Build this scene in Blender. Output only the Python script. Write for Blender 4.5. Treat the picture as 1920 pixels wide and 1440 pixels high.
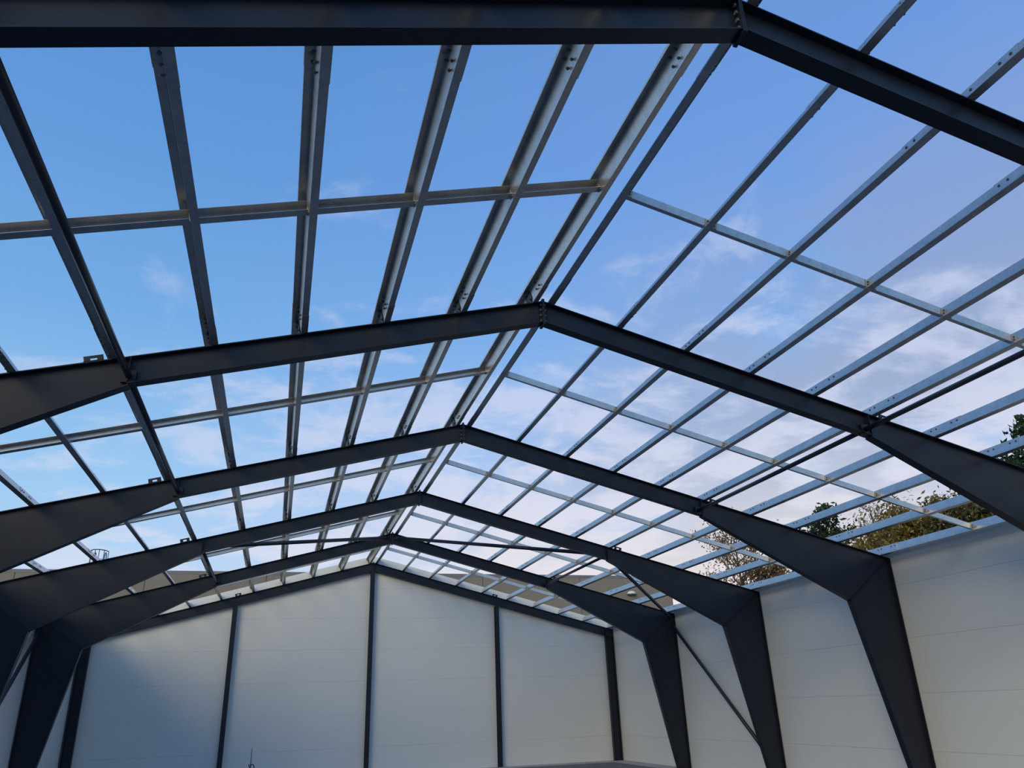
import bpy, math, random
from mathutils import Vector, Matrix

# ------------------------------------------------------------------ scene reset
for o in list(bpy.data.objects):
    bpy.data.objects.remove(o, do_unlink=True)
scene = bpy.context.scene
COL = scene.collection
random.seed(7)

# ------------------------------------------------------------------ camera
cam_d = bpy.data.cameras.new('camera')
cam_d.sensor_width = 36.0
cam_d.lens = 1444.467 / 1920.0 * 36.0
cam_d.clip_start = 0.05
cam_d.clip_end = 2000
cam = bpy.data.objects.new('camera', cam_d)
COL.objects.link(cam)
CR = Vector((0.96133699, -0.2732951, -0.03377856))
CU = Vector((-0.07608593, -0.38150012, 0.92123211))
CF = Vector((0.26465474, 0.88304442, 0.38754408))
CP = Vector((-3.0972, 0.0, 1.9))
cam.matrix_world = Matrix(((CR.x, CU.x, -CF.x, CP.x), (CR.y, CU.y, -CF.y, CP.y),
                           (CR.z, CU.z, -CF.z, CP.z), (0, 0, 0, 1)))
scene.camera = cam

# ------------------------------------------------------------------ colour management
scene.view_settings.view_transform = 'Standard'
scene.view_settings.look = 'None'
scene.view_settings.gamma = 1.0
scene.view_settings.use_curve_mapping = False
scene.view_settings.exposure = 0.0


def lin(r, g, b):
    def c(v):
        v = v / 255.0
        return v / 12.92 if v <= 0.04045 else ((v + 0.055) / 1.055) ** 2.4
    return (c(r), c(g), c(b), 1.0)


class NT:
    """small node-tree helper"""
    def __init__(self, tree):
        self.t = tree
        tree.nodes.clear()

    def n(self, kind, **kw):
        nd = self.t.nodes.new(kind)
        for k, v in kw.items():
            setattr(nd, k, v)
        return nd

    def link(self, a, b):
        self.t.links.new(a, b)

    def put(self, sock, v):
        if hasattr(v, 'is_output'):
            self.link(v, sock)
        else:
            sock.default_value = v

    def math(self, op, a, b=None, c=None, clamp=False):
        nd = self.n('ShaderNodeMath', operation=op, use_clamp=clamp)
        self.put(nd.inputs[0], a)
        if b is not None:
            self.put(nd.inputs[1], b)
        if c is not None:
            self.put(nd.inputs[2], c)
        return nd.outputs[0]

    def vmath(self, op, a, b=None):
        nd = self.n('ShaderNodeVectorMath', operation=op)
        self.put(nd.inputs[0], a)
        if b is not None:
            self.put(nd.inputs[1], b)
        return nd.outputs['Value'] if op in ('DOT_PRODUCT', 'LENGTH') else nd.outputs[0]

    def noise(self, vec, scale, detail=4.0, rough=0.55, dist=0.0):
        nd = self.n('ShaderNodeTexNoise')
        if vec is not None:
            self.link(vec, nd.inputs['Vector'])
        nd.inputs['Scale'].default_value = scale
        nd.inputs['Detail'].default_value = detail
        nd.inputs['Roughness'].default_value = rough
        nd.inputs['Distortion'].default_value = dist
        return nd.outputs[0]

    def ramp(self, fac, stops, interp='LINEAR'):
        nd = self.n('ShaderNodeValToRGB')
        cr = nd.color_ramp
        cr.interpolation = interp
        while len(cr.elements) < len(stops):
            cr.elements.new(0.5)
        for e, (p, c) in zip(cr.elements, stops):
            e.position = p
            e.color = c
        self.put(nd.inputs[0], fac)
        return nd.outputs[0]

    def smooth(self, v, a, b):
        nd = self.n('ShaderNodeMapRange', interpolation_type='SMOOTHSTEP')
        self.put(nd.inputs['Value'], v)
        nd.inputs['From Min'].default_value = a
        nd.inputs['From Max'].default_value = b
        return nd.outputs[0]

    def mix(self, fac, a, b):
        nd = self.n('ShaderNodeMix', data_type='RGBA')
        self.put(nd.inputs[0], fac)
        self.put(nd.inputs[6], a)
        self.put(nd.inputs[7], b)
        return nd.outputs[2]


# ------------------------------------------------------------------ world: evening sky, thin cloud
world = bpy.data.worlds.new('evening_sky')
scene.world = world
world.use_nodes = True
w = NT(world.node_tree)
tc = w.n('ShaderNodeTexCoord')
d = w.vmath('NORMALIZE', tc.outputs['Generated'])
sep = w.n('ShaderNodeSeparateXYZ')
w.link(d, sep.inputs[0])
zz = w.math('MAXIMUM', sep.outputs['Z'], 0.0)
# azimuth: +1 towards the cloudy side (right of the hall), -1 away from it
side = w.vmath('DOT_PRODUCT', d, (0.80, 0.60, 0.0))
base_l = w.ramp(zz, [
    (0.00, lin(205, 222, 240)), (0.14, lin(186, 216, 246)), (0.28, lin(150, 198, 241)),
    (0.44, lin(118, 172, 229)), (0.60, lin(99, 154, 219)), (0.76, lin(88, 143, 209)), (1.0, lin(72, 124, 195))])
base_r = w.ramp(zz, [
    (0.00, lin(226, 226, 236)), (0.14, lin(200, 214, 244)), (0.28, lin(170, 200, 244)),
    (0.44, lin(126, 175, 235)), (0.60, lin(112, 158, 227)), (0.76, lin(110, 150, 218)), (1.0, lin(76, 124, 196))])
base = w.mix(w.smooth(side, 0.35, 0.85), base_l, base_r)
# cloud sheet seen in perspective
den = w.math('ADD', zz, 0.20)
dv = w.n('ShaderNodeVectorMath', operation='SCALE')
w.link(d, dv.inputs[0])
w.link(w.math('DIVIDE', 1.0, den), dv.inputs['Scale'])
cl = w.n('ShaderNodeMapping')
cl.inputs['Scale'].default_value = (1.25, 1.55, 0.0)
cl.inputs['Location'].default_value = (3.1, 0.7, 0.0)
cl.inputs['Rotation'].default_value = (0, 0, 0.55)
w.link(dv.outputs[0], cl.inputs['Vector'])
n1 = w.noise(cl.outputs[0], 3.1, 10.0, 0.60, 0.35)
n2 = w.noise(cl.outputs[0], 0.8, 3.0, 0.5, 0.1)
n3 = w.noise(cl.outputs[0], 1.3, 6.0, 0.55, 0.3)
fine = w.math('ADD', w.math('MULTIPLY', n1, 0.72), w.math('MULTIPLY', n2, 0.28))
# less cover high up, more towards the cloudy side
bias = w.math('ADD', w.math('MULTIPLY', w.smooth(side, 0.1, 1.0), 0.05), w.math('MULTIPLY', w.smooth(zz, 0.32, 0.60), -0.15))
cov = w.math('ADD', fine, bias)
thin = w.math('MULTIPLY', w.smooth(cov, 0.465, 0.61), w.math('MULTIPLY_ADD', w.smooth(side, 0.2, 0.9), 0.45, 0.55))
thick = w.smooth(w.math('ADD', n3, w.math('MULTIPLY', w.smooth(side, 0.45, 0.95), 0.22)), 0.50, 0.72)
thin_col = w.ramp(zz, [(0.0, lin(240, 236, 238)), (0.25, lin(220, 223, 242)), (0.45, lin(194, 207, 238)), (0.75, lin(152, 180, 230)), (1.0, lin(140, 170, 225))])
grey_col = w.ramp(zz, [(0.0, lin(234, 226, 224)), (0.14, lin(212, 213, 222)), (0.32, lin(160, 176, 206)), (0.5, lin(142, 160, 206)), (0.75, lin(140, 161, 214)), (1.0, lin(130, 155, 205))])
c0 = w.mix(w.math('MULTIPLY', thick, w.math('MULTIPLY', w.smooth(side, 0.70, 0.95), 0.9)), base, grey_col)
c2 = w.mix(w.math('MULTIPLY', thin, 0.80), c0, thin_col)
# evening warmth low on the horizon
warm = w.math('MULTIPLY', w.smooth(sep.outputs['Z'], 0.30, 0.06), w.smooth(side, 0.45, 0.85))
c3 = w.mix(w.math('MULTIPLY', warm, 0.6), c2, lin(244, 232, 224))
bg = w.n('ShaderNodeBackground')
w.link(c3, bg.inputs['Color'])
bg.inputs['Strength'].default_value = 1.0
out = w.n('ShaderNodeOutputWorld')
w.link(bg.outputs[0], out.inputs['Surface'])


# ------------------------------------------------------------------ low evening sun, veiled by cloud, behind and left of the camera
sun_d = bpy.data.lights.new('evening_sun', 'SUN')
sun_d.energy = 1.45
sun_d.color = (1.0, 0.79, 0.40)
sun_d.angle = math.radians(32)
sun = bpy.data.objects.new('evening_sun', sun_d)
COL.objects.link(sun)
sun.rotation_euler = Vector((0.66, 0.68, -0.31)).to_track_quat('-Z', 'Y').to_euler()


# ------------------------------------------------------------------ materials
def material(name):
    m = bpy.data.materials.new(name)
    m.use_nodes = True
    return m, NT(m.node_tree)


def finish(nt, color, rough=0.5, metal=0.0, bump=None, bump_s=0.1, bump_d=0.01, spec=0.5, extra=None):
    b = nt.n('ShaderNodeBsdfPrincipled')
    nt.put(b.inputs['Base Color'], color)
    nt.put(b.inputs['Roughness'], rough)
    nt.put(b.inputs['Metallic'], metal)
    b.inputs['Specular IOR Level'].default_value = spec
    if bump is not None:
        bp = nt.n('ShaderNodeBump')
        bp.inputs['Strength'].default_value = bump_s
        bp.inputs['Distance'].default_value = bump_d
        nt.link(bump, bp.inputs['Height'])
        nt.link(bp.outputs[0], b.inputs['Normal'])
    o = nt.n('ShaderNodeOutputMaterial')
    nt.link(b.outputs[0], o.inputs['Surface'])
    return b


def simple_mat(name, c1, c2, scale, rough=0.5, metal=0.0, bump_s=0.05, spec=0.5, detail=4.0):
    m, nt = material(name)
    t = nt.n('ShaderNodeTexCoord')
    g = nt.n('ShaderNodeNewGeometry')
    f = nt.noise(g.outputs['Position'], scale, detail)
    col = nt.ramp(f, [(0.3, c1), (0.7, c2)])
    finish(nt, col, rough, metal, f, bump_s, 0.005, spec)
    return m


M = {}
M['paint'] = simple_mat('anthracite_paint', (0.0135, 0.0180, 0.031, 1), (0.0170, 0.0220, 0.037, 1), 3.0, 0.42, 0.0, 0.02, 0.33)
M['paint_tube'] = simple_mat('anthracite_tube_paint', (0.024, 0.027, 0.044, 1), (0.032, 0.035, 0.055, 1), 4.0, 0.38, 0.0, 0.02, 0.4)
m, nt = material('galvanised_steel')
g = nt.n('ShaderNodeNewGeometry')
v = nt.n('ShaderNodeTexVoronoi')
nt.link(g.outputs['Position'], v.inputs['Vector'])
v.inputs['Scale'].default_value = 38.0
f1 = nt.noise(g.outputs['Position'], 5.0, 5.0)
cc = nt.ramp(f1, [(0.3, (0.46, 0.47, 0.48, 1)), (0.7, (0.58, 0.59, 0.59, 1))])
cc = nt.mix(0.12, cc, v.outputs['Color'])
hue = nt.n('ShaderNodeHueSaturation')
hue.inputs['Saturation'].default_value = 0.45
nt.link(cc, hue.inputs['Color'])
finish(nt, hue.outputs[0], nt.math('MULTIPLY_ADD', f1, 0.12, 0.27), 0.74, f1, 0.02, 0.004)
M['zinc'] = m
M['zinc_plate'] = simple_mat('rust_flecked_zinc', (0.52, 0.52, 0.50, 1), (0.36, 0.31, 0.25, 1), 26.0, 0.5, 0.5, 0.05)
M['bolt'] = simple_mat('bolt_steel', (0.05, 0.055, 0.065, 1), (0.10, 0.105, 0.115, 1), 30.0, 0.42, 0.6, 0.05)
M['bright_bolt'] = simple_mat('zinc_bolt', (0.10, 0.10, 0.11, 1), (0.22, 0.22, 0.23, 1), 30.0, 0.45, 0.5, 0.05)
m, nt = material('white_panel')
g = nt.n('ShaderNodeNewGeometry')
f1 = nt.noise(g.outputs['Position'], 0.7, 4.0)
cc = nt.ramp(f1, [(0.3, (0.83, 0.84, 0.81, 1)), (0.7, (0.86, 0.865, 0.84, 1))])
wv = nt.n('ShaderNodeTexWave', wave_type='BANDS', bands_direction='Z')
nt.link(g.outputs['Position'], wv.inputs['Vector'])
wv.inputs['Scale'].default_value = 3.1
finish(nt, cc, 0.48, 0.0, wv.outputs['Fac'], 0.04, 0.003, 0.35)
M['panel'] = m
M['panel_back'] = simple_mat('panel_outer_skin', (0.62, 0.63, 0.61, 1), (0.66, 0.67, 0.65, 1), 1.0, 0.6)
M['floor'] = simple_mat('concrete_floor', (0.135, 0.14, 0.145, 1), (0.185, 0.19, 0.195, 1), 1.4, 0.8, 0.0, 0.1)
M['ground'] = simple_mat('rough_ground', (0.10, 0.10, 0.06, 1), (0.19, 0.17, 0.12, 1), 0.4, 0.9, 0.0, 0.3)
M['taupe'] = simple_mat('taupe_concrete', (0.245, 0.215, 0.172, 1), (0.28, 0.245, 0.20, 1), 0.8, 0.85, 0.0, 0.1)
M['coping'] = simple_mat('grey_coping', (0.19, 0.19, 0.195, 1), (0.23, 0.23, 0.235, 1), 1.0, 0.6, 0.1)
M['white_lamp'] = simple_mat('white_lamp_shell', (0.75, 0.75, 0.75, 1), (0.8, 0.8, 0.8, 1), 3.0, 0.4)
M['dark_lamp'] = simple_mat('lamp_underside', (0.03, 0.03, 0.03, 1), (0.06, 0.06, 0.06, 1), 3.0, 0.5)
M['ladder'] = simple_mat('weathered_galvanised_ladder', (0.10, 0.13, 0.18, 1), (0.16, 0.19, 0.25, 1), 6.0, 0.5, 0.4)
M['rod'] = simple_mat('dark_rod', (0.03, 0.035, 0.04, 1), (0.05, 0.055, 0.06, 1), 8.0, 0.5, 0.3)
M['bark'] = simple_mat('bark', (0.055, 0.042, 0.032, 1), (0.12, 0.095, 0.075, 1), 7.0, 0.9, 0.0, 0.5)


def leaf_mat(name, cols):
    m, nt = material(name)
    g = nt.n('ShaderNodeNewGeometry')
    col = nt.ramp(g.outputs['Random Per Island'],
                  [(i / max(1, len(cols) - 1), c) for i, c in enumerate(cols)])
    b = nt.n('ShaderNodeBsdfPrincipled')
    nt.link(col, b.inputs['Base Color'])
    b.inputs['Roughness'].default_value = 0.55
    tr = nt.n('ShaderNodeBsdfTranslucent')
    nt.link(col, tr.inputs['Color'])
    mx = nt.n('ShaderNodeMixShader')
    mx.inputs[0].default_value = 0.35
    nt.link(b.outputs[0], mx.inputs[1])
    nt.link(tr.outputs[0], mx.inputs[2])
    o = nt.n('ShaderNodeOutputMaterial')
    nt.link(mx.outputs[0], o.inputs['Surface'])
    return m


M['leaf_brown'] = leaf_mat('brown_autumn_leaf', [(0.14, 0.07, 0.025, 1), (0.24, 0.12, 0.035, 1), (0.34, 0.20, 0.07, 1), (0.42, 0.30, 0.14, 1)])
M['leaf_gold'] = leaf_mat('golden_autumn_leaf', [(0.12, 0.09, 0.015, 1), (0.20, 0.14, 0.02, 1), (0.27, 0.17, 0.03, 1), (0.50, 0.40, 0.15, 1)])
M['leaf_pale'] = leaf_mat('pale_yellow_leaf', [(0.13, 0.13, 0.03, 1), (0.30, 0.24, 0.07, 1), (0.55, 0.42, 0.18, 1)])
M['leaf_green'] = leaf_mat('dark_evergreen_needles', [(0.015, 0.035, 0.015, 1), (0.03, 0.06, 0.025, 1), (0.05, 0.085, 0.03, 1)])
M['leaf_olive'] = leaf_mat('olive_leaf', [(0.04, 0.055, 0.015, 1), (0.09, 0.09, 0.025, 1), (0.20, 0.15, 0.04, 1), (0.33, 0.27, 0.12, 1)])
M['leaf_dull'] = leaf_mat('dull_brown_leaf', [(0.08, 0.065, 0.05, 1), (0.14, 0.11, 0.085, 1), (0.20, 0.16, 0.12, 1)])


# ------------------------------------------------------------------ mesh helpers
class MB:
    def __init__(self):
        self.v, self.f, self.mi = [], [], []

    def add(self, verts, faces, mi=0):
        b = len(self.v)
        self.v += [tuple(p) for p in verts]
        self.f += [tuple(b + i for i in q) for q in faces]
        self.mi += [mi] * len(faces)

    def box(self, a, b, mi=0):
        (x0, y0, z0), (x1, y1, z1) = a, b
        self.add([(x0, y0, z0), (x1, y0, z0), (x1, y1, z0), (x0, y1, z0),
                  (x0, y0, z1), (x1, y0, z1), (x1, y1, z1), (x0, y1, z1)],
                 [(0, 3, 2, 1), (4, 5, 6, 7), (0, 1, 5, 4), (1, 2, 6, 5), (2, 3, 7, 6), (3, 0, 4, 7)], mi)

    def prism(self, poly, axis, a, b, mi=0):
        """extrude a 2D polygon along axis ('x','y','z') from a to b"""
        def P(u, v, k):
            return {'x': (k, u, v), 'y': (u, k, v), 'z': (u, v, k)}[axis]
        n = len(poly)
        vs = [P(u, v, a) for u, v in poly] + [P(u, v, b) for u, v in poly]
        fs = [tuple(range(n)), tuple(range(2 * n - 1, n - 1, -1))]
        fs += [(i, n + i, n + (i + 1) % n, (i + 1) % n) for i in range(n)]
        self.add(vs, fs, mi)

    def plate_xz(self, p, q, th, y0, y1, mi=0):
        """flat plate whose edge runs p->q in the xz plane, th to the left of p->q"""
        dx, dz = q[0] - p[0], q[1] - p[1]
        L = math.hypot(dx, dz)
        nx, nz = -dz / L * th, dx / L * th
        self.prism([p, q, (q[0] + nx, q[1] + nz), (p[0] + nx, p[1] + nz)], 'y', y0, y1, mi)

    def tube(self, pts, r, sides=12, mi=0, caps=True):
        pts = [Vector(p) for p in pts]
        rs = r if isinstance(r, (list, tuple)) else [r] * len(pts)
        rings = []
        t0 = (pts[1] - pts[0]).normalized()
        u = t0.orthogonal().normalized()
        for i, p in enumerate(pts):
            if i == 0:
                t = t0
            elif i == len(pts) - 1:
                t = (pts[i] - pts[i - 1]).normalized()
            else:
                t = (pts[i + 1] - pts[i - 1]).normalized()
            u = (u - t * u.dot(t)).normalized()
            vv = t.cross(u)
            rings.append([p + (u * math.cos(2 * math.pi * k / sides) + vv * math.sin(2 * math.pi * k / sides)) * rs[i] for k in range(sides)])
        vs = [q for rg in rings for q in rg]
        fs = []
        for i in range(len(pts) - 1):
            for k in range(sides):
                a, b2 = i * sides + k, i * sides + (k + 1) % sides
                fs.append((a, b2, b2 + sides, a + sides))
        if caps:
            fs.append(tuple(range(sides - 1, -1, -1)))
            fs.append(tuple((len(pts) - 1) * sides + k for k in range(sides)))
        self.add(vs, fs, mi)

    def mesh(self, name, mats, smooth=False):
        me = bpy.data.meshes.new(name)
        me.from_pydata(self.v, [], self.f)
        for mt in (mats if isinstance(mats, (list, tuple)) else [mats]):
            me.materials.append(mt)
        if any(self.mi):
            me.polygons.foreach_set('material_index', self.mi)
        if smooth:
            me.polygons.foreach_set('use_smooth', [True] * len(me.polygons))
        me.update()
        return me


def recalc(me):
    import bmesh
    bm = bmesh.new()
    bm.from_mesh(me)
    bmesh.ops.recalc_face_normals(bm, faces=bm.faces)
    bm.to_mesh(me)
    bm.free()
    return me


def obj(name, me, parent=None, mat=None, kind=None):
    o = bpy.data.objects.new(name, me)
    COL.objects.link(o)
    if parent is not None:
        o.parent = parent
    if mat is not None:
        o.matrix_basis = mat
    if kind:
        o['kind'] = kind
    return o


def tag(o, label, cat, group=None, kind=None):
    o['label'] = label
    o['category'] = cat
    if group:
        o['group'] = group
    if kind:
        o['kind'] = kind
    return o


def T(x, y, z):
    return Matrix.Translation((x, y, z))


ORD = ['zeroth', 'first', 'second', 'third', 'fourth', 'fifth', 'sixth', 'seventh', 'eighth', 'ninth', 'tenth']

# ------------------------------------------------------------------ building geometry
ZR = 6.996            # top of rafter flange at the ridge
TS = 0.26152          # roof slope
AL = math.atan(TS)
FY = [-1.207, 3.793, 8.793, 13.793, 18.793, 23.793, 28.967]
W = 9.272             # outer face of columns
KX, KZ = 8.104, 3.704  # inner knee
HX, HZ = 4.93, 5.375   # start of haunch (underside)
HD = 0.317            # rafter depth at the ridge
BF = 0.15            # flange width
TF = 0.012
S = 0.99486           # purlin pitch (horizontal)
X0 = 0.145
PH = 0.20             # purlin height


def ztop(x):
    return ZR - abs(x) * TS


def purlin_x(n, side=1):
    x = X0 + (n - 1) * S
    return x + (-0.04 if side > 0 else 0.03) if n == 6 else x


def slope_frame(side, x, y, h=0.0):
    """local x = downslope, z = roof normal, origin on the rafter top"""
    dn = Vector((side * math.cos(AL), 0, -math.sin(AL)))
    nm = Vector((side * math.sin(AL), 0, math.cos(AL)))
    yy = Vector((0, side, 0))
    p = Vector((side * x, y, ztop(x))) + nm * h
    return Matrix(((dn.x, yy.x, nm.x, p.x), (dn.y, yy.y, nm.y, p.y), (dn.z, yy.z, nm.z, p.z), (0, 0, 0, 1)))


# ------------------------------------------------------------------ setting: ground, floor, walls
mb = MB()
mb.box((-160, -120, -0.6), (160, 200, -0.08))
o = obj('ground', mb.mesh('ground', M['ground']), kind='structure')
mb = MB()
mb.box((-9.45, -8.0, -0.08), (9.45, FY[6] + 0.25, 0.0))
o = obj('floor', mb.mesh('floor', M['floor']), kind='structure')

mb = MB()
mb.box((-9.30, FY[6] - 0.55, 0.0), (9.30, FY[6] + 0.10, 0.018))
mb.box((8.70, -8.0, 0.0), (9.30, FY[6] - 0.55, 0.018))
mb.box((-9.30, -8.0, 0.0), (-8.70, FY[6] - 0.55, 0.018))
M['kerb'] = simple_mat('pale_concrete', (0.42, 0.40, 0.37, 1), (0.52, 0.50, 0.47, 1), 3.0, 0.8, 0.0, 0.1)
obj('trim_1', mb.mesh('trim_1', M['kerb']), kind='structure')

ROWS = [0.0, 0.85, 1.9, 2.95, 4.0, 5.05, 6.1, 7.2]
GAP = 0.0014


def clip(poly, a, b, c):
    """keep the part of a polygon where a*u+b*v<=c"""
    out_ = []
    for i in range(len(poly)):
        p, q = poly[i], poly[(i + 1) % len(poly)]
        dp, dq = a * p[0] + b * p[1] - c, a * q[0] + b * q[1] - c
        if dp <= 0:
            out_.append(p)
        if (dp < 0 < dq) or (dq < 0 < dp):
            k = dp / (dp - dq)
            out_.append((p[0] + (q[0] - p[0]) * k, p[1] + (q[1] - p[1]) * k))
    return out_


WALL_TOP = 4.72
WY = [-8.0, -1.207, 3.793, 8.793, 13.793, 18.793, 23.793, FY[6] + 0.10]
for sgn, nm in ((1, 'wall_right'), (-1, 'wall_left')):
    xi = 9.30
    mb = MB()
    a, b = sorted((sgn * (xi + 0.05), sgn * (xi + 0.11)))
    mb.box((a, WY[0], 0.0), (b, FY[6] + 0.26, WALL_TOP))
    wall = obj(nm, mb.mesh(nm, M['panel_back']), kind='structure')
    cache = {}
    for j in range(len(WY) - 1):
        for i in range(5):
            z0, z1 = ROWS[i], min(ROWS[i + 1], WALL_TOP)
            key = (round(WY[j + 1] - WY[j], 3), round(z1 - z0, 3))
            if key not in cache:
                mb = MB()
                a, b = sorted((0.0, sgn * 0.052))
                mb.box((a, GAP, GAP), (b, key[0] - GAP, key[1] - GAP))
                cache[key] = mb.mesh('wall_panel', M['panel'])
            obj('wall_panel', cache[key], wall, T(sgn * xi, WY[j], z0))

GY = FY[6] + 0.10     # inner face of the gable cladding
VERGE = 0.27
mb = MB()
zt = lambda x: ZR + VERGE - abs(x) * TS
mb.prism([(-9.42, 0), (9.42, 0), (9.42, zt(9.42)), (0, zt(0)), (-9.42, zt(9.42))], 'y', GY + 0.05, GY + 0.11)
wall = obj('wall_back', recalc(mb.mesh('wall_back', M['panel_back'])), kind='structure')
PX = [-9.30, -4.65, 0.0, 4.65, 9.30]
for c in range(4):
    xa, xb = PX[c], PX[c + 1]
    sg = 1 if xa >= 0 else -1
    for i in range(7):
        poly = [(xa + GAP, ROWS[i] + GAP), (xb - GAP, ROWS[i] + GAP), (xb - GAP, ROWS[i + 1] - GAP), (xa + GAP, ROWS[i + 1] - GAP)]
        poly = clip(poly, TS * sg, 1.0, ZR + VERGE)
        if len(poly) < 3:
            continue
        mb = MB()
        mb.prism(poly, 'y', GY, GY + 0.052)
        obj('wall_panel', recalc(mb.mesh('wall_panel', M['panel'])), wall)


# ------------------------------------------------------------------ portal frames
def ngon_bolt(mb, p, axis, r=0.013, h=0.014, mi=0):
    """hexagonal bolt head at p sticking out along axis"""
    ax = Vector(axis).normalized()
    mb.tube([Vector(p), Vector(p) + ax * h], r, 6, mi)


def I_plates(mb, top, bottom, y=0.0, bf=BF, tf=TF, tw=0.009):
    """web between polylines top and bottom (xz), flanges along both"""
    mb.prism(list(top) + list(reversed(bottom)), 'y', y - tw / 2, y + tw / 2)


def rafter_mesh(sgn, haunch=True):
    s = sgn
    mb = MB()
    tw = 0.009
    if haunch:
        top = [(0.0, ZR), (W, ztop(W))]
        bot = [(0.0, ZR - HD), (HX, HZ), (KX, KZ)]
        web = [(0, ZR), (W, ztop(W)), (KX, KZ), (HX + 0.03, HZ - 0.03), (HX, HZ), (0, ZR - HD)]
    else:
        top = [(0.0, ZR), (W - 0.02, ztop(W - 0.02))]
        bot = [(0.0, ZR - 0.31), (W - 0.03, ztop(W - 0.03) - 0.31)]
        web = top + list(reversed(bot))
    mb.prism([(s * x, z) for x, z in web], 'y', -tw / 2, tw / 2)

    def flange(p, q, up):
        # plate of thickness TF on the inner side of the edge
        L = math.hypot(q[0] - p[0], q[1] - p[1])
        nx, nz = -(q[1] - p[1]) / L, (q[0] - p[0]) / L
        if (nz > 0) == up:
            nx, nz = -nx, -nz
        pts = [p, q, (q[0] + nx * TF, q[1] + nz * TF), (p[0] + nx * TF, p[1] + nz * TF)]
        mb.prism([(s * x, z) for x, z in pts], 'y', -BF / 2, BF / 2)
    flange(top[0], top[1], True)
    if haunch:
        flange(bot[0], (HX + 0.02, HZ - 0.02 * TS), False)
        flange((HX, HZ - 0.022), bot[2], False)
    else:
        flange(bot[0], bot[1], False)
    return recalc(mb.mesh('rafter', M['paint']))


def column_mesh(sgn):
    s = sgn
    bx = 8.86
    mb = MB()
    zt_ = ztop(W)
    mb.prism([(s * W, zt_), (s * W, 0.02), (s * bx, 0.02), (s * KX, KZ)], 'y', -0.0045, 0.0045)
    mb.box((min(s * W, s * (W - TF)), -BF / 2, 0.02), (max(s * W, s * (W - TF)), BF / 2, zt_))
    L = math.hypot(bx - KX, KZ - 0.02)
    nx, nz = (KZ - 0.02) / L, (bx - KX) / L
    pts = [(bx, 0.02), (KX, KZ), (KX + nx * TF, KZ + nz * TF), (bx + nx * TF, 0.02 + nz * TF)]
    mb.prism([(s * x, z) for x, z in pts], 'y', -BF / 2, BF / 2)
    return recalc(mb.mesh('column', M['paint']))


def plate_mesh(name, p, q, th, hy, mat, y0=None, y1=None):
    """plate through segment p-q (xz), thickness th, half width hy"""
    mb = MB()
    dx, dz = q[0] - p[0], q[1] - p[1]
    L = math.hypot(dx, dz)
    nx, nz = -dz / L * th / 2, dx / L * th / 2
    mb.prism([(p[0] - nx, p[1] - nz), (q[0] - nx, q[1] - nz), (q[0] + nx, q[1] + nz), (p[0] + nx, p[1] + nz)], 'y',
             -hy if y0 is None else y0, hy if y1 is None else y1)
    return recalc(mb.mesh(name, mat))


RAFT = {s: rafter_mesh(s) for s in (1, -1)}
RAFTG = {s: rafter_mesh(s, False) for s in (1, -1)}
COLM = {s: column_mesh(s) for s in (1, -1)}
MITRE = {s: plate_mesh('mitre_plate', (s * (KX - 0.02), KZ - 0.015), (s * (W - 0.01), ztop(W) - 0.02), 0.014, 0.045, M['paint']) for s in (1, -1)}
STIFF = {s: plate_mesh('stiffener', (s * (HX + 0.02), HZ + 0.02), (s * (HX + 0.02), ztop(HX + 0.02) - 0.016), 0.012, BF / 2 - 0.002, M['paint']) for s in (1, -1)}
APEX = {s: plate_mesh('end_plate', (s * 0.009, ZR - HD - 0.035), (s * 0.009, ZR + 0.028), 0.016, BF / 2 + 0.008, M['paint']) for s in (1, -1)}
BASE = {}
for s in (1, -1):
    mb = MB()
    a, b = sorted((s * 8.80, s * 9.29))
    mb.box((a, -0.12, 0.0), (b, 0.12, 0.022))
    BASE[s] = mb.mesh('base_plate', M['paint'])
# purlin cleat: tapered plate standing on the rafter, bolted to the purlin web
mb = MB()
mb.prism([(-0.05, 0.0), (0.05, 0.0), (0.10, 0.06), (0.10, 0.17), (-0.10, 0.17), (-0.10, 0.06)], 'x', 0.006, 0.014)
CLEAT = recalc(mb.mesh('purlin_cleat', M['paint']))
# empty bracket: upright plate with a square hole
mb = MB()
for a, b in (((-0.10, -0.006, 0.0), (-0.035, 0.006, 0.085)), ((0.035, -0.006, 0.0), (0.10, 0.006, 0.085)),
             ((-0.035, -0.006, 0.055), (0.035, 0.006, 0.085)), ((-0.035, -0.006, 0.0), (0.035, 0.006, 0.018))):
    mb.box(a, b)
mb.box((-0.10, 0.006, 0.0), (0.10, 0.05, 0.008))
BRACKET = mb.mesh('bracket_plate', M['paint'])
mb = MB()
ngon_bolt(mb, (0, 0, 0), (1, 0, 0), 0.012, 0.075)
ngon_bolt(mb, (-0.005, 0, 0), (1, 0, 0), 0.019, 0.016)
ngon_bolt(mb, (0.055, 0, 0), (1, 0, 0), 0.019, 0.016)
APEX_BOLT = recalc(mb.mesh('apex_bolt', M['bright_bolt']))

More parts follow.
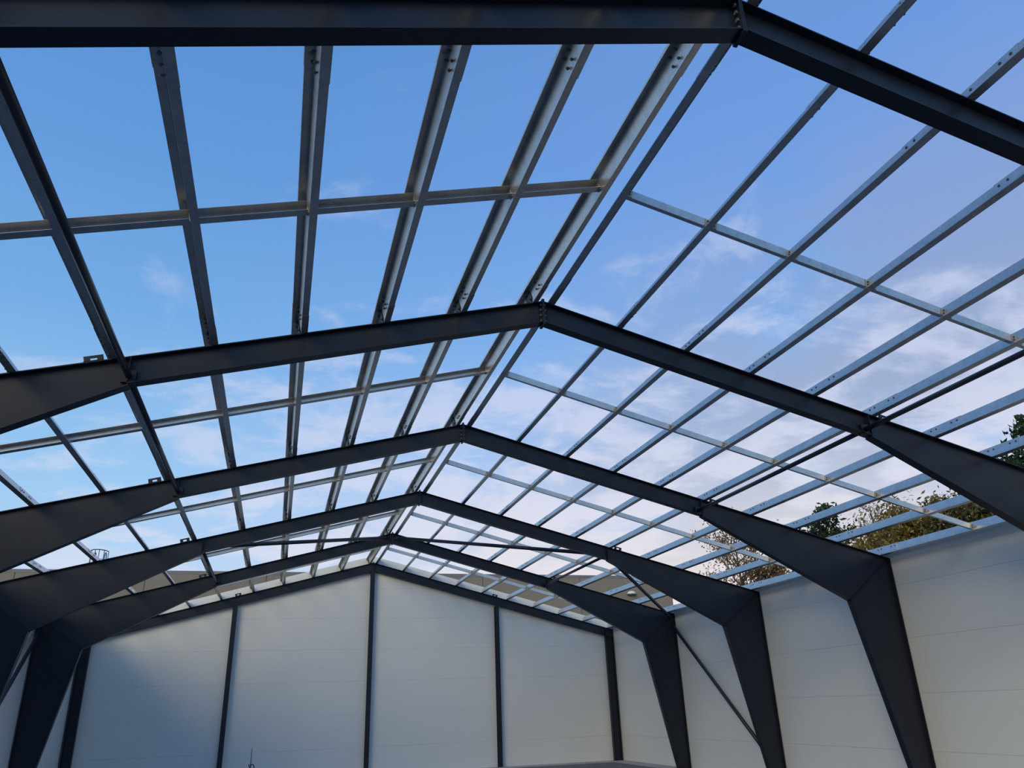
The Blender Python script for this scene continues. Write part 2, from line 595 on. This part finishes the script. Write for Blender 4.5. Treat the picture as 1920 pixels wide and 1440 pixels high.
FRAME_LABEL = {
    1: 'dark anthracite steel portal frame nearest the camera, crossing the top edge of the picture',
    2: 'dark anthracite steel portal frame, second from the camera, ridge just above picture centre',
    3: 'dark anthracite steel portal frame, third from the camera, wide haunched right column in full view',
    4: 'dark anthracite steel portal frame, fourth from the camera, long brace tubes meeting its haunches',
    5: 'dark anthracite steel portal frame, fifth from the camera, last one before the gable wall',
}
for i in range(1, 6):
    e = obj('portal_frame', None, None, T(0, FY[i], 0))
    e.empty_display_size = 0.3
    tag(e, FRAME_LABEL[i], 'steel frame', 'portal frames carrying the roof')
    for s in (1, -1):
        r = obj('rafter', RAFT[s], e)
        obj('end_plate', APEX[s], r)
        obj('stiffener', STIFF[s], r)
        obj('mitre_plate', MITRE[s], r)
        c = obj('column', COLM[s], e)
        obj('base_plate', BASE[s], c)
        for n in range(1, 11):
            obj('purlin_cleat', CLEAT, r, slope_frame(s, purlin_x(n, s), 0.0))
        obj('bracket_plate', BRACKET, r, slope_frame(s, purlin_x(6, s) + 0.17, -0.03))
        if s == 1:
            for zz_ in (0.05, 0.13, 0.21, 0.29):
                for yy_ in (-0.045, 0.045):
                    if i <= 3:
                        obj('apex_bolt', APEX_BOLT, r, T(-0.035, yy_, ZR - zz_))

# gable frame
e = obj('gable_portal', None, None, T(0, FY[6], 0))
e.empty_display_size = 0.3
tag(e, 'slim dark steel frame edging the white gable wall, rafters and corner columns', 'steel frame')
mbc = {}
for s in (1, -1):
    r = obj('rafter', RAFTG[s], e)
    obj('end_plate', plate_mesh('end_plate', (s * 0.009, ZR - 0.34), (s * 0.009, ZR + 0.02), 0.016, BF / 2 + 0.005, M['paint']), r)
    mb = MB()
    xo, xi_ = W - 0.02, W - 0.32
    zt_ = ztop(xo)
    mb.prism([(s * xi_, 0.02), (s * xo, 0.02), (s * xo, ztop(xo) - 0.013), (s * xi_, ztop(xi_) - 0.013)], 'y', -0.0032, 0.0032)
    for xa in (xo - TF, xi_):
        a, b = sorted((s * xa, s * (xa + TF)))
        mb.box((a, -0.075, 0.02), (b, 0.075, ztop(xa) - 0.014))
    c = obj('corner_column', recalc(mb.mesh('corner_column', M['paint'])), e)
    mb = MB()
    a, b = sorted((s * 8.92, s * 9.28))
    mb.box((a, -0.1, 0.0), (b, 0.1, 0.022))
    obj('base_plate', mb.mesh('base_plate', M['paint']), c)
    for n in range(1, 11):
        obj('purlin_cleat', CLEAT, r, slope_frame(s, purlin_x(n, s), 0.0))
    obj('bracket_plate', BRACKET, r, slope_frame(s, purlin_x(5) + 0.46, -0.03))

POST_LABEL = {-4.65: 'dark steel post on the white gable wall, left of the ridge post',
              0.0: 'tall dark steel post under the ridge in the middle of the gable wall',
              4.65: 'dark steel post on the white gable wall, right of the ridge post'}
for x in (-4.65, 0.0, 4.65):
    h = ztop(x) - 0.33
    mb = MB()
    mb.box((-0.074, -0.075, 0.02), (0.074, -0.064, h))
    mb.box((-0.074, 0.064, 0.02), (0.074, 0.075, h))
    mb.box((-0.004, -0.064, 0.02), (0.004, 0.064, h))
    e = obj('gable_post', None, None, T(x, FY[6] + 0.0, 0))
    e.empty_display_size = 0.2
    obj('shaft', mb.mesh('post_shaft', M['paint']), e)
    mb = MB()
    mb.box((-0.11, -0.09, 0.0), (0.11, 0.09, 0.022))
    obj('base_plate', mb.mesh('post_base', M['paint']), e)
    tag(e, POST_LABEL[x], 'steel post', 'posts of the gable wall')

# ------------------------------------------------------------------ purlins (Z sections with sleeves and bolts)
def offset_profile(pts, th):
    """closed outline of an open polyline with thickness th"""
    def side_pts(sg):
        res = []
        for i, p in enumerate(pts):
            ns = []
            for a, b in ((i - 1, i), (i, i + 1)):
                if a < 0 or b >= len(pts):
                    continue
                dx, dy = pts[b][0] - pts[a][0], pts[b][1] - pts[a][1]
                L = math.hypot(dx, dy)
                ns.append((-dy / L, dx / L))
            if len(ns) == 1:
                n_ = ns[0]
                k = 1.0
            else:
                n_ = (ns[0][0] + ns[1][0], ns[0][1] + ns[1][1])
                L = math.hypot(*n_)
                n_ = (n_[0] / L, n_[1] / L)
                k = 1.0 / max(0.3, n_[0] * ns[0][0] + n_[1] * ns[0][1])
            res.append((p[0] + n_[0] * sg * th / 2 * k, p[1] + n_[1] * sg * th / 2 * k))
        return res
    return side_pts(1) + list(reversed(side_pts(-1)))


FL = 0.072
LIP = 0.02
Z_PROFILE = offset_profile([(FL, PH - LIP), (FL, PH - 0.002), (0, PH - 0.002), (0, 0.002), (-FL, 0.002), (-FL, LIP)], 0.0035)
# the sleeve nests on the outside of the purlin
SL_PROFILE = offset_profile([(FL + 0.004, PH - LIP - 0.004), (FL + 0.004, PH + 0.0025), (-0.0045, PH + 0.0025), (-0.0045, -0.0025), (-FL - 0.004, -0.0025), (-FL - 0.004, LIP + 0.004)], 0.0035)
mesh_cache = {}


def purlin_mesh(L):
    k = ('p', round(L, 3))
    if k not in mesh_cache:
        mb = MB()
        mb.prism(Z_PROFILE, 'y', -L / 2 + 0.006, L / 2 - 0.006)
        mesh_cache[k] = recalc(mb.mesh('purlin', M['zinc']))
    return mesh_cache[k]


SLEEVE = {}
for sd_ in (1, -1):
    mb = MB()
    y_a, y_b = sorted((-0.52 * sd_, 0.76 * sd_))
    mb.prism(SL_PROFILE, 'y', y_a, y_b)
    SLEEVE[sd_] = recalc(mb.mesh('sleeve', M['zinc']))
mb = MB()
mb.tube([(-0.013, 0, 0), (-0.001, 0, 0)], 0.014, 6)
mb.tube([(0.0, 0, 0), (0.034, 0, 0)], 0.008, 6)
mb.tube([(0.014, 0, 0), (0.026, 0, 0)], 0.015, 6)
BOLT = recalc(mb.mesh('bolt', M['bolt']))
BOLT_Y = (-0.45, -0.345, -0.05, 0.05, 0.60, 0.70)
BOLT_H = (0.055, 0.152)


def bolts_mesh(side):
    mb = MB()
    for y in BOLT_Y:
        for h in BOLT_H:
            mb.tube([(-0.013, side * y, h), (-0.001, side * y, h)], 0.014, 6)
            mb.tube([(0.0, side * y, h), (0.026, side * y, h)], 0.014, 6)
    return recalc(mb.mesh('bolts', M['bolt']))


BOLTS = {1: bolts_mesh(1), -1: bolts_mesh(-1)}
BAYNAME = {0: 'between the nearest frame and the camera', 1: 'between first and second frames', 2: 'between second and third frames',
           3: 'between third and fourth frames', 4: 'between fourth and fifth frames', 5: 'between fifth frame and gable'}
for b in range(0, 6):
    ya, yb = FY[b], FY[b + 1]
    if b == 5:
        yb = GY - 0.004
    L = yb - ya
    ym = (ya + yb) / 2
    for s in (1, -1):
        sd = 'right' if s == 1 else 'left'
        for n in range(1, 11):
            if b == 0 and (s == -1 or n > 4):
                continue
            x = purlin_x(n, s)
            p = obj('purlin', purlin_mesh(L), None, slope_frame(s, x, ym))
            nth = 'ridge purlin' if n == 1 else ORD[n] + ' purlin from ridge'
            if n == 10:
                nth = 'lowest purlin at the eave'
            if b == 0:
                lab = 'galvanised Z %s, %s slope, above the nearest frame towards the camera' % (nth, sd)
            else:
                lab = 'galvanised Z %s, %s slope, %s' % (nth, sd, BAYNAME[b])
            tag(p, lab, 'purlin', 'galvanised roof purlins')
            # sleeve over the joint at the far end of this length
            ends = [L / 2 * s] if b < 5 else []
            if b == 1 and (s == -1 or n > 4):
                ends.append(-L / 2 * s)
            for ly in ends:
                obj('sleeve', SLEEVE[s], p, T(0, ly, 0))
                if b <= 1:
                    for y in BOLT_Y:
                        for h in BOLT_H:
                            obj('bolt', BOLT, p, T(0, ly + s * y, h))
                else:
                    obj('bolts', BOLTS[s], p, T(0, ly, 0), kind='stuff')

# ------------------------------------------------------------------ channels between the purlins at mid bay
CH0, CH1 = 0.045, 0.142
C_PROFILE = {sd_: offset_profile([(w_, CH0), (0.0, CH0), (0.0, CH1), (w_, CH1)], 0.003) for sd_, w_ in ((1, 0.05), (-1, 0.095))}


def channel_mesh(L, side):
    k = ('c', round(L, 3), side)
    if k not in mesh_cache:
        mb = MB()
        mb.prism(C_PROFILE[side], 'x', 0.006, L - 0.006)
        mesh_cache[k] = recalc(mb.mesh('channel', M['zinc']))
    return mesh_cache[k]


# end cleat: angle plate on the purlin web and along the channel web, two bolts
mb = MB()
mb.box((0.002, -0.010, CH0 - 0.008), (0.006, 0.052, CH1 + 0.012), 0)
mb.box((0.006, -0.007, CH0 + 0.004), (0.075, -0.0025, CH1 - 0.004), 0)
for h in (CH0 + 0.030, CH1 - 0.030):
    mb.tube([(0.04, -0.016, h), (0.04, -0.007, h)], 0.011, 6, 1)
ENDC = recalc(mb.mesh('end_cleat', [M['zinc_plate'], M['bolt']]))
mb = MB()
mb.box((-0.006, -0.010, CH0 - 0.008), (-0.002, 0.052, CH1 + 0.012), 0)
mb.box((-0.075, -0.007, CH0 + 0.004), (-0.006, -0.0025, CH1 - 0.004), 0)
for h in (CH0 + 0.030, CH1 - 0.030):
    mb.tube([(-0.04, -0.016, h), (-0.04, -0.007, h)], 0.011, 6, 1)
ENDC2 = recalc(mb.mesh('end_cleat', [M['zinc_plate'], M['bolt']]))
BAY2 = {1: 'first bay from camera', 2: 'second bay from camera', 3: 'third bay from camera', 4: 'fourth bay from camera', 5: 'bay beside the gable'}
for b in range(1, 6):
    ym = (FY[b] + FY[b + 1]) / 2
    for s in (1, -1):
        sd = 'right' if s == 1 else 'left'
        for n in range(1, 10):
            x0_, x1_ = purlin_x(n, s), purlin_x(n + 1, s)
            L = (x1_ - x0_) / math.cos(AL)
            c = obj('channel_spacer', channel_mesh(L, s), None, slope_frame(s, x0_, ym))
            tag(c, 'galvanised channel spacer between %s and %s purlins, %s slope, %s' % (ORD[n], ORD[n + 1], sd, BAY2[b]),
                'spacer bar', 'channel spacers between purlins')
            obj('end_cleat', ENDC, c)
            obj('end_cleat', ENDC2, c, T(L, 0, 0))

# ------------------------------------------------------------------ tubes: haunch struts and bracing
TZ = 5.465
TXS = {1: 4.875, -1: 4.945}
TX = 4.92
for b in (1, 2, 4):
    ya, yb = FY[b], FY[b + 1]
    for s in (1, -1):
        e = obj('strut_tube', None, None, T(s * TXS[s], ya, TZ))
        e.empty_display_size = 0.1
        mb = MB()
        mb.tube([(0, 0.05, 0), (0, yb - ya - 0.05, 0)], 0.036, 16)
        obj('tube', mb.mesh('strut_tube', M['paint_tube'], True), e)
        mb = MB()
        mb.box((-0.075, 0.006, -0.075), (0.075, 0.05, 0.075))
        obj('end_plate', mb.mesh('strut_end', M['paint']), e)
        mb = MB()
        mb.box((-0.075, yb - ya - 0.05, -0.075), (0.075, yb - ya - 0.006, 0.075))
        obj('end_plate', mb.mesh('strut_end', M['paint']), e)
        tag(e, 'dark round strut tube along the %s haunch line, %s' % ('right' if s == 1 else 'left', BAYNAME[b]),
            'strut', 'haunch strut tubes')


def brace(p, q, label, r=0.05):
    p, q = Vector(p), Vector(q)
    e = obj('brace_tube', None, None, Matrix.Translation(p))
    e.empty_display_size = 0.1
    dd = q - p
    u = dd.normalized()
    mb = MB()
    mb.tube([u * 0.16, dd - u * 0.16], r, 16)
    obj('tube', mb.mesh('brace_tube', M['paint_tube'], True), e)
    for a, sg in ((Vector((0, 0, 0)), 1), (dd, -1)):
        mb = MB()
        k = u * sg
        up = Vector((0, 0, 1))
        sd = k.cross(up).normalized() * 0.006
        hh = k.cross(sd).normalized() * 0.045
        A, B = a + k * 0.02, a + k * 0.24
        vs = [A - sd - hh, B - sd - hh, B - sd + hh, A - sd + hh, A + sd - hh, B + sd - hh, B + sd + hh, A + sd + hh]
        mb.add(vs, [(0, 3, 2, 1), (4, 5, 6, 7), (0, 1, 5, 4), (1, 2, 6, 5), (2, 3, 7, 6), (3, 0, 4, 7)])
        obj('gusset', recalc(mb.mesh('brace_gusset', M['paint'])), e)
    tag(e, label, 'brace', 'diagonal brace tubes')


for s, sd in ((1, 'right'), (-1, 'left')):
    brace((s * 0.06, FY[5] - 0.03, 6.86), (s * (TX - 0.02), FY[4] + 0.06, 5.53),
          'dark roof brace tube from fifth frame ridge to fourth frame %s haunch' % sd)
    brace((s * (TX + 0.05), FY[4] + 0.06, 5.50), (s * 9.16, FY[5] - 0.03, 4.45),
          'dark roof brace tube from fourth frame %s haunch to fifth frame eave' % sd)
    brace((s * 9.14, FY[5] - 0.03, 4.28), (s * 9.10, FY[4] + 0.06, 0.32),
          'dark slanting wall brace tube against the %s wall, eave to column foot' % sd)

# ------------------------------------------------------------------ neighbouring building
e = obj('neighbouring_building', None, None, T(0, 45.0, 0))
tag(e, 'flat-roofed taupe concrete building standing behind the gable wall', 'building')
BT = 9.14
mb = MB()
mb.box((-60, 0.06, 0), (20.4, 24, BT - 0.2))
body = obj('body', mb.mesh('building_body', M['taupe']), e)
J = [20.35 - 6.1 * k for k in range(0, 9)]
for k in range(8):
    xa, xb = J[k + 1], J[k]
    for zi in range(3):
        z0, z1 = 3.0 * zi, (3.0 * zi + 3.0 if zi < 2 else BT - 0.04)
        mb = MB()
        mb.box((xa + 0.015, 0.0, z0 + 0.012), (xb - 0.015, 0.065, z1 - 0.012))
        obj('concrete_panel', mb.mesh('concrete_panel', M['taupe']), body)
mb = MB()
mb.box((-60, -0.012, BT - 0.05), (20.42, 24.06, BT + 0.12))
obj('coping', mb.mesh('coping', M['coping']), e)

e = obj('wall_lamp', None, None, T(17.57, 44.93, 8.12))
tag(e, 'small white half-dome wall lamp on the taupe building', 'lamp')
mb = MB()
vs, fs = [], []
NR, NA = 5, 14
for i in range(NR + 1):
    ph = math.pi / 2 * i / NR
    for j in range(NA + 1):
        th = math.pi * j / NA
        r = 0.29 * math.cos(ph)
        vs.append((-r * math.cos(th), -0.85 * r * math.sin(th), 0.02 + 0.20 * math.sin(ph)))
for i in range(NR):
    for j in range(NA):
        a = i * (NA + 1) + j
        fs.append((a, a + 1, a + NA + 2, a + NA + 1))
mb.add(vs, fs)
obj('shade', recalc(mb.mesh('lamp_shade', M['white_lamp'], True)), e)
mb = MB()
mb.prism([(-0.28 * math.cos(math.pi * j / NA), -0.24 * math.sin(math.pi * j / NA)) for j in range(NA + 1)], 'z', -0.06, 0.02)
obj('lens', recalc(mb.mesh('lamp_lens', M['dark_lamp'])), e)

# caged ladder head above the parapet
e = obj('caged_ladder', None, None, T(-12.5, 45.0, 8.4))
tag(e, 'small caged access ladder rising over the taupe roof edge at far left', 'ladder')
for s in (-1, 1):
    mb = MB()
    pts = [(s * 0.25, -0.1, 0.0), (s * 0.25, -0.1, 1.55)]
    for k in range(1, 9):
        a = math.pi * k / 8
        pts.append((s * 0.25, -0.1 + 0.22 * (1 - math.cos(a)), 1.55 + 0.22 * math.sin(a)))
    pts.append((s * 0.25, 0.34, 0.8))
    mb.tube(pts, 0.026, 8)
    obj('stringer', mb.mesh('ladder_stringer', M['ladder'], True), e)
for k in range(5):
    mb = MB()
    mb.tube([(-0.25, -0.1, 0.2 + 0.3 * k), (0.25, -0.1, 0.2 + 0.3 * k)], 0.016, 8)
    obj('rung', mb.mesh('ladder_rung', M['ladder'], True), e)
for z in (0.9, 1.78):
    mb = MB()
    mb.tube([(-0.42 * math.cos(math.pi * k / 14), -0.1 - 0.62 * math.sin(math.pi * k / 14), z) for k in range(15)], 0.026, 8)
    obj('hoop', mb.mesh('ladder_hoop', M['ladder'], True), e)
for k in (0, 3.5, 6, 8, 10.5, 14):
    x, y = -0.42 * math.cos(math.pi * k / 14), -0.1 - 0.62 * math.sin(math.pi * k / 14)
    mb = MB()
    mb.tube([(x, y, 0.3), (x, y, 1.78)], 0.018, 8)
    obj('cage_bar', mb.mesh('ladder_bar', M['ladder'], True), e)

# ------------------------------------------------------------------ small things near the gable
e = obj('upright_rod', None, None, T(-3.64, 26.4, 0.0))
tag(e, 'thin dark upright rod with curled cable in front of the gable wall', 'rod')
mb = MB()
mb.tube([(0, 0, 0.0), (0, 0, 0.6), (0.0, 0, 1.06)], [0.014, 0.012, 0.008], 8)
obj('shaft', mb.mesh('rod_shaft', M['rod'], True), e)
mb = MB()
mb.tube([(0.0, 0, 0.60), (0.03, 0, 0.63), (0.07, 0, 0.62), (0.10, 0, 0.57), (0.11, 0, 0.45), (0.09, 0, 0.1), (0.05, 0, 0.01)], 0.014, 8)
obj('cable', mb.mesh('rod_cable', M['rod'], True), e)
mb = MB()
mb.tube([(-0.008, 0, 0.52), (-0.055, 0, 0.64)], 0.014, 8)
obj('clip', mb.mesh('rod_clip', M['rod'], True), e)
mb = MB()
mb.tube([(0, 0, 0.0), (0, 0, 0.02)], 0.12, 16)
obj('foot', mb.mesh('rod_foot', M['rod']), e)


# ------------------------------------------------------------------ trees beyond the right wall
def leaf_quads(mb, pts, rng, size, spread, count):
    for p in pts:
        for _ in range(count):
            c = Vector(p) + Vector((rng.gauss(0, spread), rng.gauss(0, spread), rng.gauss(0, spread * 0.8)))
            a = Vector((rng.uniform(-1, 1), rng.uniform(-1, 1), rng.uniform(-1, 1))).normalized()
            b = a.orthogonal().normalized()
            b = (Matrix.Rotation(rng.uniform(0, 6.28), 3, a) @ b)
            sz = size * rng.uniform(0.6, 1.3)
            u, v_ = a * sz, b * sz * 0.38
            fold = a.cross(b) * sz * 0.15
            # pointed leaf of four triangles folded along its rib
            mb.add([c - u, c + v_ + fold, c + u, c - v_ + fold], [(0, 1, 2), (0, 2, 3)])


def deciduous(name, loc, height, crown_r, label, leafmat, seed, leaves=7, leaf=0.10, spread=0.28, levels=3, cat='tree', trunk_h=0.28, extra=None, first=9):
    rng = random.Random(seed)
    e = obj(name, None, None, T(*loc))
    tag(e, label, cat, 'trees beyond the right wall')
    wood, tips = MB(), []
    top = Vector((rng.uniform(-.3, .3), rng.uniform(-.3, .3), height))
    trunk = [Vector((0, 0, 0)), Vector((0.05, 0.03, height * 0.35)), Vector((top.x * .5, top.y * .5, height * 0.7)), top]
    wood.tube(trunk, [height * .018, height * .014, height * .008, 0.012], 7)

    def along(k):
        k *= 3
        i = min(2, int(k))
        return trunk[i].lerp(trunk[i + 1], k - i)

    def grow(p, dr, L, r, lev):
        pts = [p]
        q = p
        dd = dr.copy()
        for _ in range(3):
            dd = (dd + Vector((rng.uniform(-.25, .25), rng.uniform(-.25, .25), rng.uniform(-.05, .3)))).normalized()
            q = q + dd * L / 3
            pts.append(q)
        wood.tube(pts, [r, r * .75, r * .5, r * .3], 5 if lev < 2 else 4, caps=False)
        if lev >= levels - 1:
            tips.extend(pts[1:])
            return
        for _ in range(4 if lev == 0 else 3):
            base_ = pts[rng.choice((1, 2, 2, 3))]
            nd = (dd + Vector((rng.uniform(-.9, .9), rng.uniform(-.9, .9), rng.uniform(-.3, .7)))).normalized()
            grow(base_, nd, L * rng.uniform(.45, .65), r * .5, lev + 1)
    for k in range(first + int(height)):
        f = trunk_h + (1 - trunk_h) * (k + rng.random()) / (first + int(height))
        a = k * 2.4 + rng.uniform(-.4, .4)
        prof = math.sin(min(1.0, (1.04 - f) / (1.04 - trunk_h)) * math.pi * 0.62) + 0.12
        grow(along(min(f, .97)), Vector((math.cos(a), math.sin(a), rng.uniform(.25, .9))).normalized(), crown_r * prof * rng.uniform(.8, 1.1), 0.035 * prof + .012, 0)
    obj('trunk', wood.mesh('trunk', M['bark'], True), e)
    fol = MB()
    leaf_quads(fol, tips, rng, leaf, spread, leaves)
    obj('foliage', fol.mesh('foliage', leafmat), e, kind='stuff')
    return e


def conifer(name, loc, height, radius, label, seed, leafmat, leaf=0.13, dens=1.0):
    rng = random.Random(seed)
    e = obj(name, None, None, T(*loc))
    tag(e, label, 'tree', 'trees beyond the right wall')
    wood, fol = MB(), MB()
    wood.tube([(0, 0, 0), (0, 0, height * .6), (0, 0, height)], [height * .017, height * .009, 0.012], 7)
    z = height * 0.12
    while z < height - 0.15:
        k = 1 - z / height
        R = radius * (k ** 0.62) * rng.uniform(.8, 1.1) + 0.10
        n = max(4, int(9 * k + 4))
        for j in range(n):
            a = rng.uniform(0, 6.283)
            tip = Vector((math.cos(a) * R, math.sin(a) * R, z + R * rng.uniform(.05, .45)))
            wood.tube([(0, 0, z), tip * 0.5 + Vector((0, 0, z * .5 - .03)), tip], [.018 + .02 * k, .012, .006], 4, caps=False)
            steps = max(3, int(R / 0.15 * dens))
            for q in range(1, steps + 1):
                c = Vector((0, 0, z)).lerp(tip, q / steps)
                leaf_quads(fol, [c], rng, leaf, 0.11, 8)
        z += rng.uniform(0.20, 0.30)
    # upright leader
    leaf_quads(fol, [(0, 0, height - 0.1 * i) for i in range(7)], rng, leaf * .8, 0.04, 4)
    obj('trunk', wood.mesh('trunk', M['bark'], True), e)
    obj('foliage', fol.mesh('foliage', leafmat), e, kind='stuff')
    return e


deciduous('birch_tree', (15.4, 29.0, -0.1), 8.5, 1.9, 'thin tree with brown autumn leaves behind the eave near the fifth frame', M['leaf_brown'], 3, 7, 0.075, 0.20, trunk_h=0.35)
deciduous('birch_tree', (17.7, 30.4, -0.1), 7.3, 1.9, 'lower russet leafed tree right behind the thin brown one', M['leaf_brown'], 5, 12, 0.08, 0.24)
conifer('conifer_tree', (17.45, 25.8, -0.1), 9.1, 2.7, 'dark green conifer with upright leader, leftmost of the evergreens', 11, M['leaf_green'])
deciduous('bare_tree', (20.9, 26.8, -0.1), 9.5, 1.5, 'sparse twiggy tree with few dull leaves against the sky', M['leaf_dull'], 21, 2, 0.05, 0.14)
conifer('conifer_tree', (20.2, 24.6, -0.1), 8.6, 0.9, 'slender grey-green conifer among the twiggy trees', 13, M['leaf_green'], 0.10, 0.8)
deciduous('golden_tree', (18.9, 23.1, -0.1), 7.4, 2.2, 'bushy golden-brown autumn tree just above the right eave', M['leaf_gold'], 31, 20, 0.09, 0.26)
deciduous('pale_tree', (16.6, 23.8, -0.1), 6.6, 1.6, 'bright yellow leafed tree low beside the third frame', M['leaf_pale'], 35, 16, 0.085, 0.25)
deciduous('bare_tree', (20.9, 23.4, -0.1), 8.6, 1.3, 'thin half bare tree rising behind the golden one', M['leaf_dull'], 41, 2, 0.05, 0.14)
deciduous('olive_tree', (18.9, 20.4, -0.1), 7.7, 2.0, 'olive and green leafed tree beside the second frame column', M['leaf_olive'], 51, 18, 0.10, 0.26)
conifer('conifer_tree', (19.9, 20.0, -0.1), 9.0, 2.0, 'dark conifer at the right, mostly hidden by the second frame', 61, M['leaf_green'])
conifer('conifer_tree', (18.7, 17.2, -0.1), 9.8, 2.6, 'tall dark conifer at the right picture edge', 63, M['leaf_green'])
deciduous('olive_tree', (21.3, 17.6, -0.1), 8.3, 1.7, 'loose olive leafed tree behind the tall conifer at right edge', M['leaf_olive'], 71, 10, 0.10, 0.3)

bpy.context.view_layer.update()
